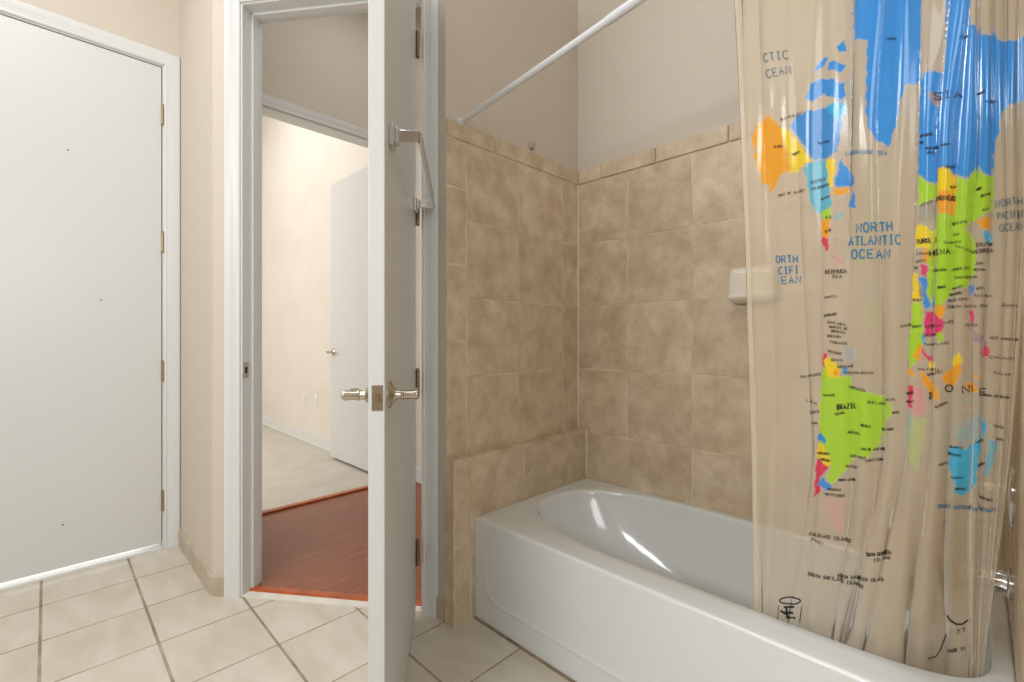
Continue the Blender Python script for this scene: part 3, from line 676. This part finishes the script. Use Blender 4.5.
BL, TE, YE, OR, GR, RD, CY, PK, MG = (0,150,240), (84,190,222), (255,222,20), (255,172,10), (178,226,40), (232,36,88), (52,196,244), (232,150,158), (236,24,116)
INK = [ # (colour, coverage, outline)
 (BL, .95, [(852,-90),(921,-90),(921,82),(906,87),(900,104),(898,122),(889,148),(877,140),(869,131),(866,112),(867,40),(852,40)]),
 (BL, .95, [(836,47),(845,40),(846,52),(839,52)]), (BL, .95, [(824,55),(829,57),(822,67),(812,71)]),
 (BL, .95, [(829,62),(836,61),(846,66),(843,72),(834,71),(826,70)]),
 (BL, .95, [(810,83),(822,77),(833,79),(840,83),(845,82),(845,98),(838,100),(827,96),(824,92),(818,97),(812,101),(806,100)]),
 ((22,146,230), .95, [(790,125),(797,115),(811,110),(826,106),(843,104),(842,125),(837,152),(826,158),(813,159),(808,152),(801,140),(796,136)]),
 (CY, .8, [(826,104),(845,100),(846,114),(838,120),(828,112)]),
 (BL, .95, [(841,156),(844,165),(855,175),(854,186),(843,187),(834,186),(837,172)]),
 (BL, .95, [(854,189),(857,210),(852,207),(847,207)]),
 (OR, .96, [(767.5,116),(775,120),(782,131),(788,152),(790,170),(783,175),(779,179),(773,189),(764,199),(770,187),(762,182),(758,168),(753,156),(758,151),(753,147),(752,138),(755,128)]),
 (YE, .95, [(781,129),(789.5,130),(792,136),(799,142),(804.5,152),(811.5,161),(801,166),(797,172),(790,174),(789,155)]),
 (TE, .93, [(804,168),(813,160),(824,159),(826.5,163),(829,187),(832,205),(828,213),(820,216),(811.5,205),(808,189)]),
 (YE, .93, [(826,158),(836,160),(833,186),(829,188)]), (OR, .93, [(833,187),(852,189),(845,195),(834,195)]),
 (TE, .6, [(832,216),(843,210),(842,216),(836,222)]),
 (GR, .93, [(820,214),(826,208),(831,208),(831,219),(821,219)]), (OR, .95, [(821,219),(831,219),(829,237),(821,237)]),
 (RD, .93, [(821,237),(829,237),(829,249),(826,252),(821,241)]), (PK, .6, [(830,252),(842,257),(841,268),(835,263)]),
 ((200,170,130), .55, [(832,236),(842,238),(842,250),(833,249)]),
 (RD, .93, [(823,352),(828,353),(826,366),(823,368)]),
 (GR, .95, [(823,366),(826,368),(831,377),(851,376),(853,388),(863,391),(879,395),(885,400),(892,404),(892,413),(881,429),(879,443),(870,457.6),(860,456),(853,459),(846,470),(838.6,478),(831.5,486),(826,475),(832,466),(826,451),(819,444),(820,400)]),
 (YE, .96, [(825,359),(830,356),(836,363),(842,370),(839,377),(830,378),(825,368)]), (OR, .95, [(835,368),(841,370),(839,376),(834,375)]),
 (BL, .9, [(844,366),(848,368),(848,374),(843,375)]),
 (BL, .93, [(819,433),(825.5,437),(825,444),(818,440)]),
 (YE, .95, [(818,443),(824,446),(826,451),(832,464),(828,469),(817.5,458)]),
 (RD, .95, [(816.6,458),(822,463),(830,466),(824,472),(820,478),(820,494),(814,497)]),
 (BL, .93, [(822.7,476),(831.5,486),(828,491),(817.5,486)]),
 (PK, .45, [(823,498),(845,498),(843,535),(835,531),(826,512)]),
 ((150,180,200), .5, [(844,346),(856,350),(856,360),(845,362)]),
 # Europe and Asia
 (BL, .95, [(948.5,-90),(969.6,-90),(970,26),(978,23),(979,35),(993,35),(994,28),(998,40),(1015,41),(1034,30),(1034,96),(1023,102),(1010,106),(1001,114),(999.5,133),(995,145),(993,175),(983.7,175),(976.7,163),(969.6,178),(955.5,175),(948.5,168),(937,168),(934,184),(924,179),(917.7,173),(918.6,110),(921,84),(924,72),(944,70)]),
 ((186,150,110), .7, [(927,92),(942,94),(941,104),(933,106)]),
 (OR, .96, [(937,168),(948,168),(957,177),(955.5,215.6),(933.5,212),(936,184)]),
 (YE, .95, [(938,168),(948,168),(955,176),(954,192),(936,190)]),
 (GR, .95, [(918,175),(924,180),(935,185),(934,198),(918.6,207)]),
 ((120,140,140), .5, [(919,207),(934,200),(934,220),(918,222)]),
 (GR, .96, [(933.5,213),(955,215),(957,178),(970,179),(976.7,164.5),(984,176),(994,176),(993,209),(978,219),(970,224),(964,229),(973,236),(976,252),(975,271),(968,287),(952,290),(945,304.5),(931,306),(927,290),(929,255),(932,230.6)]),
 (YE, .95, [(915,225),(925.6,225),(932,231),(930,248),(915,248)]),
 (OR, .93, [(924,248),(930,249),(929,262),(922,262)]),
 (OR, .95, [(976.7,221),(991,215),(992,224),(989,229),(982,231)]), (CY, .93, [(984,230.6),(992.5,232),(991.6,241),(987,246),(983,239)]),
 (MG, .93, [(921,264),(927,264),(926.5,276),(920,275)]), (BL, .93, [(918.6,278),(927,276),(926.5,296),(932,306),(927,309),(922,303),(923,294)]),
 (YE, .93, [(912,271),(917,273),(919,284),(920,301),(912,301)]), ((150,110,80), .8, [(917,280),(923,294),(921,301),(919,290)]),
 (GR, .95, [(911.5,302),(922,303),(923,340),(921,350),(915,362),(909,370.5),(907,348),(910.6,325)]),
 (OR, .95, [(932.7,303),(945,306),(944,317),(934,318.6)]), (MG, .93, [(925,310),(932,312),(944,320),(943,334),(932,338),(924,334)]),
 (GR, .93, [(936,333),(944,331),(943,342),(938,341)]), (TE, .8, [(922,333),(926,335),(926,345),(922,343)]),
 (BL, .8, [(968,286),(974,285),(974,296),(969,296)]),
 (OR, .95, [(917,344),(922,348),(920,363),(914,356)]), (MG, .9, [(922,347),(932.7,360),(929,362),(922,353)]),
 (YE, .95, [(929,360),(936,363),(934.4,374),(930,370.5)]),
 (OR, .96, [(918.6,369),(929,377.5),(939,391.6),(939.7,400),(934,399.5),(922,381)]),
 (OR, .96, [(942,377.5),(952,365),(959,362),(962.6,372),(954,386),(945,384.6)]), (YE, .95, [(952,358),(959,353),(965,359),(960,364),(952,366)]),
 (OR, .93, [(966,383),(973,381),(978,390),(970,395),(968,389)]), (OR, .6, [(969.6,374),(985.5,375),(985,378),(970,377)]),
 ((214,150,90), .7, [(936,407),(948.5,400),(950,404),(939,409)]), ((214,160,110), .5, [(955,405),(960,404),(974,408),(972,411)]),
 (MG, .9, [(969.6,310.6),(974,310.6),(974,324),(969.6,324)]), ((140,90,170), .5, [(971,328),(985.5,338),(987,346),(974,342)]),
 (MG, .9, [(983,346),(988,346),(991,351),(988,357),(983,357),(980,352)]),
 (OR, .93, [(907,368),(913,370),(916,376),(908,376)]), (RD, .93, [(907,386),(914,384.6),(911.5,409),(907,407.5)]), (PK, .75, [(914,385),(925,388),(925,416),(912,414.5)]),
 (GR, .35, [(908,418),(927,418),(922,450),(917,473),(905,450)]), (TE, .6, [(907,410),(911,412),(908,450),(905,450)]),
 (CY, .95, [(948.5,450.6),(952,445),(966,449),(976.7,440),(985.5,420),(988,426),(983,440),(980,452),(978,463),(976,484),(969.6,494.6),(961,498),(954,494.6),(954.7,486),(948.5,466)]),
 (TE, .45, [(955,432),(975,415),(985,412),(984,424),(974,440),(960,444)]),
 (TE, .8, [(990,438),(998,443),(992,468),(984,480),(986,460)]),
]
INK2 = [(GR, .5, [(858,150),(884,158),(884,196),(872,230),(852,276),(846,240),(862,190)]), (TE, .5, [(856,278),(870,282),(872,296),(858,297)]),
 (GR, .5, [(860,296),(874,296),(872,330),(856,334)]), (PK, .35, [(840,150),(856,150),(860,230),(842,230)]), (TE, .4, [(842,60),(852,60),(858,130),(846,150),(840,110)]),
 (TE, .4, [(934,400),(985,392),(990,470),(948,480)]), (GR, .4, [(905,420),(926,425),(920,470),(906,470)])]
def inside(px, py, poly):
    r = np.zeros(px.shape, bool); n = len(poly); j = n-1
    for i in range(n):
        xi, yi = poly[i]; xj, yj = poly[j]
        if yi != yj: r ^= ((yi > py) != (yj > py)) & (px < (xj-xi)*(py-yi)/(yj-yi)+xi)
        j = i
    return r
cur = empty('shower_curtain', (0, 0, 0)); tag(cur, 'clear vinyl shower curtain printed with a colourful world map', 'shower curtain')
def sheet(name, NU, NV, eL, eR, vmax, inks, back):
    """one layer of the vinyl, with the print as a per-vertex ink colour (alpha = ink coverage)"""
    tz, tt = np.meshgrid(np.linspace(0, 1, NV), np.linspace(0, 1, NU), indexing='ij'); vv = np.full_like(tz, 300.)
    for _ in range(14):
        el = np.interp(vv, vk, eL); er = np.interp(vv, vk, eR); uu = el+(er-el)*tt; k = (uu-512)/F
        z = 2.0; x = 0*tt
        for _ in range(4):
            zt = RA.z+(RB.z-RA.z)*(x-RA.x)/(RB.x-RA.x)-.014; z = zt+(vmax-zt)*tz; y = yc(z); x = y*(k-1)/(k+1)
        vv = .3*vv+.7*(337-F*(z-EYE)/(q2*(y-x)))
    if back: # rear layer hangs a few centimetres behind, with its own lazy waves
        P = surf(uu.ravel(), vv.ravel(), 0.)
        f_ = fold(uu.ravel(), vv.ravel()); P[:, 1] += f_+back+.007*np.sin(uu.ravel()*.17+vv.ravel()*.004)
        P = P.reshape(NV, NU, 3)
    else: P = surf(uu.ravel(), vv.ravel()).reshape(NV, NU, 3)
    me = bpy.data.meshes.new(name); idx = np.arange(NV*NU).reshape(NV, NU)
    fc = np.stack([idx[:-1, :-1], idx[:-1, 1:], idx[1:, 1:], idx[1:, :-1]], -1).reshape(-1, 4)
    me.from_pydata(P.reshape(-1, 3).tolist(), [], fc.tolist()); me.update()
    ju = uu+.7*np.sin(vv*.42+uu*.1)+.35*np.sin(vv*1.3+uu*.5); jv = vv+.7*np.sin(uu*.5)+.35*np.sin(uu*1.3+vv*.6)
    col = np.zeros((NV, NU, 4)); col[..., :3] = s2l((226, 212, 190))
    for c_, cov, poly in inks:
        pu = [p[0] for p in poly]; pv = [p[1] for p in poly]
        m = (ju > min(pu)-2) & (ju < max(pu)+2) & (jv > min(pv)-2) & (jv < max(pv)+2); a_, b_ = ju[m], jv[m]; cnt = np.zeros(a_.shape)
        for du in (-.5, 0, .5):
            for dv in (-.5, 0, .5): cnt += inside(a_+du, b_+dv, poly)
        al = cnt/9*cov; L3 = np.array(s2l(c_)); cm = col[m]; old = cm[:, 3]; na = al+old*(1-al); safe = np.where(na > 0, na, 1)
        cm[:, :3] = np.where(al[:, None] > 0, (L3*al[:, None]+cm[:, :3]*(old*(1-al))[:, None])/safe[:, None], cm[:, :3]); cm[:, 3] = na; col[m] = cm
    at = me.color_attributes.new('ink', 'FLOAT_COLOR', 'POINT'); at.data.foreach_set('color', col.reshape(-1).astype('f'))
    me.materials.append(M['vinyl']); o = bpy.data.objects.new(name, me); C.objects.link(o); o.parent = cur
    me.polygons.foreach_set('use_smooth', [True]*len(me.polygons)); return o
so = sheet('vinyl_sheet', 420, 640, EDGE_L, EDGE_R, .25, INK, 0)
rear = sheet('rear_fold', 150, 260, [842, 842, 838, 842, 848, 856, 862, 862, 862, 862, 862], [e_-5 for e_ in EDGE_R], .25, INK2, .05)
# doubled hem along the free edge
def strip(bm, pts, wd, off=.0012):
    """pts in artwork units; ribbon of width wd laid on the sheet"""
    pts = [np.array(p, float) for p in pts]; L = []; R = []
    for i, p in enumerate(pts):
        d = pts[min(i+1, len(pts)-1)]-pts[max(i-1, 0)]; d = d/(np.linalg.norm(d)+1e-9); n = np.array([-d[1], d[0]])*wd/2
        L.append(p+n); R.append(p-n)
    a = surf([q[0] for q in L], [q[1] for q in L], off); b = surf([q[0] for q in R], [q[1] for q in R], off)
    va = [bm.verts.new(x) for x in a]; vb = [bm.verts.new(x) for x in b]
    for i in range(len(pts)-1): bm.faces.new((va[i], va[i+1], vb[i+1], vb[i]))
bm = NB(); hv = np.linspace(-58, 655, 160)
strip(bm, [(float(np.interp(v, vk, EDGE_L))+3.0, v) for v in hv], 4.0, .0015)
o_ = obj('side_hem', bm, M['hem'], cur, smooth=True)

# stroke lettering
GL = {'A': [[(0,0),(.5,1),(1,0)],[(.2,.4),(.8,.4)]], 'B': [[(0,0),(0,1),(.7,1),(.9,.75),(.7,.53),(0,.53)],[(.7,.53),(1,.27),(.7,0),(0,0)]], 'C': [[(1,.85),(.7,1),(.3,1),(0,.7),(0,.3),(.3,0),(.7,0),(1,.15)]],
 'D': [[(0,0),(0,1),(.6,1),(1,.7),(1,.3),(.6,0),(0,0)]], 'E': [[(1,0),(0,0),(0,1),(1,1)],[(0,.5),(.8,.5)]], 'F': [[(0,0),(0,1),(1,1)],[(0,.5),(.8,.5)]], 'G': [[(1,.85),(.7,1),(.3,1),(0,.7),(0,.3),(.3,0),(.8,0),(1,.2),(1,.45),(.6,.45)]],
 'H': [[(0,0),(0,1)],[(1,0),(1,1)],[(0,.5),(1,.5)]], 'I': [[(.5,0),(.5,1)],[(.2,0),(.8,0)],[(.2,1),(.8,1)]], 'J': [[(.8,1),(.8,.2),(.5,0),(.1,.15)]], 'K': [[(0,0),(0,1)],[(1,1),(0,.45),(1,0)]], 'L': [[(0,1),(0,0),(1,0)]],
 'M': [[(0,0),(0,1),(.5,.4),(1,1),(1,0)]], 'N': [[(0,0),(0,1),(1,0),(1,1)]], 'O': [[(.3,0),(0,.3),(0,.7),(.3,1),(.7,1),(1,.7),(1,.3),(.7,0),(.3,0)]], 'P': [[(0,0),(0,1),(.7,1),(1,.75),(.7,.5),(0,.5)]],
 'R': [[(0,0),(0,1),(.7,1),(1,.75),(.7,.5),(0,.5)],[(.5,.5),(1,0)]], 'S': [[(1,.85),(.7,1),(.3,1),(0,.78),(.3,.55),(.7,.45),(1,.22),(.7,0),(.3,0),(0,.15)]], 'T': [[(.5,0),(.5,1)],[(0,1),(1,1)]], 'U': [[(0,1),(0,.3),(.3,0),(.7,0),(1,.3),(1,1)]],
 'V': [[(0,1),(.5,0),(1,1)]], 'W': [[(0,1),(.25,0),(.5,.7),(.75,0),(1,1)]], 'Y': [[(0,1),(.5,.5),(1,1)],[(.5,.5),(.5,0)]], 'Z': [[(0,1),(1,1),(0,0),(1,0)]], '2': [[(0,.8),(.4,1),(.9,.8),(0,0),(1,0)]], '7': [[(0,1),(1,1),(.4,0)]]}
BMK, BMG, NAT, NPA, LAB, BIG, ARC = (NB() for _ in range(7))
def write(bm, txt, u0, v0, u1, v1, h, sw):
    """text from (u0,v0) baseline start to (u1,v1) baseline end"""
    n = len(txt); d = np.array([u1-u0, v1-v0], float); L = np.linalg.norm(d); d /= L; up = np.array([d[1], -d[0]]); 
    if up[1] > 0: up = -up
    pitch = L/n; cw = pitch*.66
    for i, ch in enumerate(txt):
        if ch not in GL: continue
        o = np.array([u0, v0])+d*(pitch*i)+up*(random.uniform(-.04, .04)*h)
        for st in GL[ch]: strip(bm, [o+d*(x*cw)+up*(y*h) for x, y in st], sw, .0014)
T = write
T(ARC, 'CTIC', 765, 63, 791, 59, 8, 1.3); T(ARC, 'CEAN', 768, 79, 794, 74, 8, 1.3)
T(NPA, 'ORTH', 776, 263, 799, 262, 7, 1.3); T(NPA, 'CIFI', 779, 274, 800, 273, 7, 1.3); T(NPA, 'EAN', 782, 284, 803, 283, 7, 1.3)
T(NAT, 'NORTH', 857, 233, 895, 231, 9, 1.6); T(NAT, 'ATLANTIC', 849, 246, 903, 244, 9, 1.6); T(NAT, 'OCEAN', 852, 259, 893, 258, 8.5, 1.6)
T(LAB, 'LABRADOR SEA', 846, 155, 888, 155, 4, .8); T(BMG, 'NORTH', 996, 208, 1024, 204, 7, 1.1); T(BMG, 'PACIFIC', 998, 220, 1026, 217, 7, 1.1); T(BMG, 'OCEAN', 1000, 232, 1026, 229, 7, 1.1)
T(BMK, 'BRAZIL', 838, 409, 857, 408, 5, 1.1); T(BMK, 'MONGO', 937, 201, 956, 200, 4.5, 1.1); T(BMK, 'HINA', 930, 256, 952, 254, 5.5, 1.1); T(BMK, 'TURKE', 917, 244, 932, 242, 4.5, 1.0)
T(BMK, 'I', 928, 399, 934, 399, 6, 1.2); T(BMK, 'O', 946, 392, 956, 391, 6.5, 1.3); T(BMK, 'N', 963, 393, 973, 392, 7, 1.4); T(BMK, 'E', 980, 395, 989, 395, 6.5, 1.2)
T(BMK, 'SIA', 934, 99, 965, 96, 7, 1.0); T(BIG, 'GREAT AUSTRALIAN BIGHT', 938, 509, 994, 516, 3.8, .8)
T(BMK, 'SOUTH', 976, 247, 993, 246, 3.6, .8); T(BMK, 'KOREA', 976, 254, 994, 252, 4, .9); T(BMK, 'BERMUDA', 826, 274, 848, 273, 3.8, .8); T(BMK, 'SEA', 833, 278, 843, 278, 3, .7)
T(BMK, 'FALKLAND ISLANDS', 810, 535, 851, 543, 3.4, .8); T(BMK, 'STANLEY', 811, 540, 823, 545, 2.6, .6)
T(BMK, 'SOUTH GEORGIA', 866, 556, 892, 555, 3.4, .8); T(BMK, 'ISLAND', 874, 561, 891, 560, 3, .7)
T(BMK, 'SOUTH SANDWICH ISLAND', 837, 578, 884, 582, 3.2, .8); T(BMK, 'SOUTH SHETLAND ISLANDS', 808, 575, 864, 588, 3.2, .8)
small = [('BARROW',782,121,804,112),('GULF OF ALASKA',779,196,805,190),('YUKON',793,155,800,151),('CANADA',818,142,830,141),('ALASKA',774,147,784,147),('SEATTLE',811,183,826,178),('CALIFORNIA',812,189,830,184),('HAVANA',821,199,831,196),
 ('MEXICO',826,232,832,230),('TEXAS',826,218,832,217),('JAMAICA',824,298,838,296),('BARBADOS',825,316,838,314),('SAINT LUCIA',828,322,846,325),('MARTINIQUE',830,327,848,329),('DOMINICA',832,331,846,333),('GRENADA',828,336,842,337),('TOBAGO',830,342,848,344),('TRINIDAD',828,351,842,354),
 ('GUYANA',832,360,844,360),('SURINAME',838,367,854,366),('FRENCH GUIANA',846,373,874,373),('GALAPAGOS',801,377,822,374),('MANAUS',824,395,836,395),('FORTALEZA',849,387,866,391),('BELEM',868,402,886,405),('NATAL',885,400,897,399),('RECIFE',893,413,900,412),('SALVADOR',881,430,894,429),
 ('LIMA',806,400,818,404),('CUSCO',810,413,820,411),('LA PAZ',812,423,818,423),('BRASILIA',861,425,871,427),('GOIANIA',848,432,860,434),('CUIABA',836,414,846,412),('RIO DE JANEIRO',862,449,884,450),('SAO PAULO',850,456,866,458),('CURITIBA',866,461,882,460),('SANTOS',846,466,857,468),('PORTO ALEGRE',839,480,856,480),
 ('URUGUAY',828,489,842,490),('MONTEVIDEO',825,494,845,496),('PARAGUAY',818,453,830,454),('ASUNCION',820,459,830,461),('NUUK',887,39,897,41),('LENA',960,36,968,36),('OMSK',978,94,986,92),('NOVOSIBIRSK',920,137,933,134),('MOSCOW',926,149,938,147),('URAL',927,153,937,152),('PERM',941,146,951,144),('TOMSK',945,168,956,166),
 ('TYNDA',986,104,998,101),('KAZAN',920,143,924,143),('ASTANA',921,206,934,200),('ULAN',951,187,956,186),('HARBIN',977,190,982,188),('SHENYANG',981,197,991,194),('JILIN',982,211,989,209),('BEIJING',953,224,968,222),('XIAN',951,236,960,234),('WUHAN',944,243,962,242),('NANJING',955,246,975,253),('CHENGDU',933,271,947,270),
 ('CHONGQING',953,270,970,268),('CHANGSHA',955,278,978,277),('TAIPEI',976,264,984,264),('KUNMING',938,288,946,287),('HANOI',953,289,964,286),('GUANGZHOU',950,295,962,293),('HONG KONG',948,301,968,299),('OKINAWA',974,270,986,270),('TAIWAN',974,296,992,296),('SOUTH CHINA SEA',948,307,988,306),('JAPAN',976,289,984,288),
 ('IRAN',916,254,930,253),('SYRIA',916,262,926,260),('IRAQ',914,268,920,267),('YEMEN',912,300,922,300),('CHAD',901,327,912,324),('SUDAN',912,327,922,326),('INDIA',925,327,942,325),('DELHI',924,336,938,334),('THAILAND',924,345,950,343),('LAOS',945,323,954,321),('MANILA',966,325,978,325),('GUAM',1002,305,1018,306),
 ('WEST CAROLINE',990,338,1019,340),('CHUUK',989,357,1016,359),('PALAU',994,373,1012,375),('PAPUA NEW GUINEA',984,395,1010,398),('BANDUNG',936,407,948,402),('MALAYSIA',918,369,940,370),('BRUNEI',928,375,944,371),('DARWIN',950,447,964,448),('BROOME',948,454,962,456),('PERTH',940,465,948,463),('ALBANY',951,478,964,479),
 ('HOBART',955,490,966,491),('SYDNEY',978,466,986,464),('BRISBANE',982,501,993,503),('CAIRNS',976,442,984,440),('TONGA',994,426,1004,428),('SUVA',996,439,1004,440),('RED SEA',907,394,914,392),('OMAN',907,402,914,401)]
for s_, a, b, c_, d_ in small: T(BMK, s_, a, b+1.0, c_, d_+1.0, 2.4, .55)
# printed marks along the lower hem
def arc(cx, cy, rx, ry, a0, a1, n=22): return [(cx+rx*math.cos(a0+(a1-a0)*k/n), cy+ry*math.sin(a0+(a1-a0)*k/n)) for k in range(n+1)]
strip(BMK, arc(790.5, 600, 10.5, 3.4, 2.4, 2*PI+2.4), 1.4, .0014)
for L__ in ([(784, 606.5), (795, 606)], [(786.5, 606), (787.5, 617.5)], [(785, 611.8), (794, 612.2)], [(786, 617.5), (796, 617)], [(781, 610), (786, 614)]): strip(BMK, L__, 2.0, .0014)
for L__ in ([(779, 605), (778, 620)], [(802, 606), (800, 622)]): strip(BMK, L__, .7, .0014)
strip(BMK, [(947, 626), (950, 631), (956, 636), (962, 637), (968, 634)], 1.8, .0014)
strip(BMK, [(946, 646), (943, 655), (940, 662), (936, 667), (928, 667)], 1.3, .0014)
T(BMK, '27', 957, 646, 967, 645, 4, .9); T(BMK, 'MADE IN', 948, 665, 966, 664, 3.4, .9)
for bm, m_, nm in ((BMK, 'ink_black', 'place_names'), (ARC, 'ink_gray', 'ocean_name'), (BMG, 'ink_gray', 'ocean_name'), (NPA, 'ink_blue', 'ocean_name'), (NAT, 'ink_blue', 'ocean_name'), (LAB, 'ink_blue', 'sea_name'), (BIG, 'ink_blue', 'sea_name')):
    o_ = obj(nm, bm, M[m_], so, smooth=True)
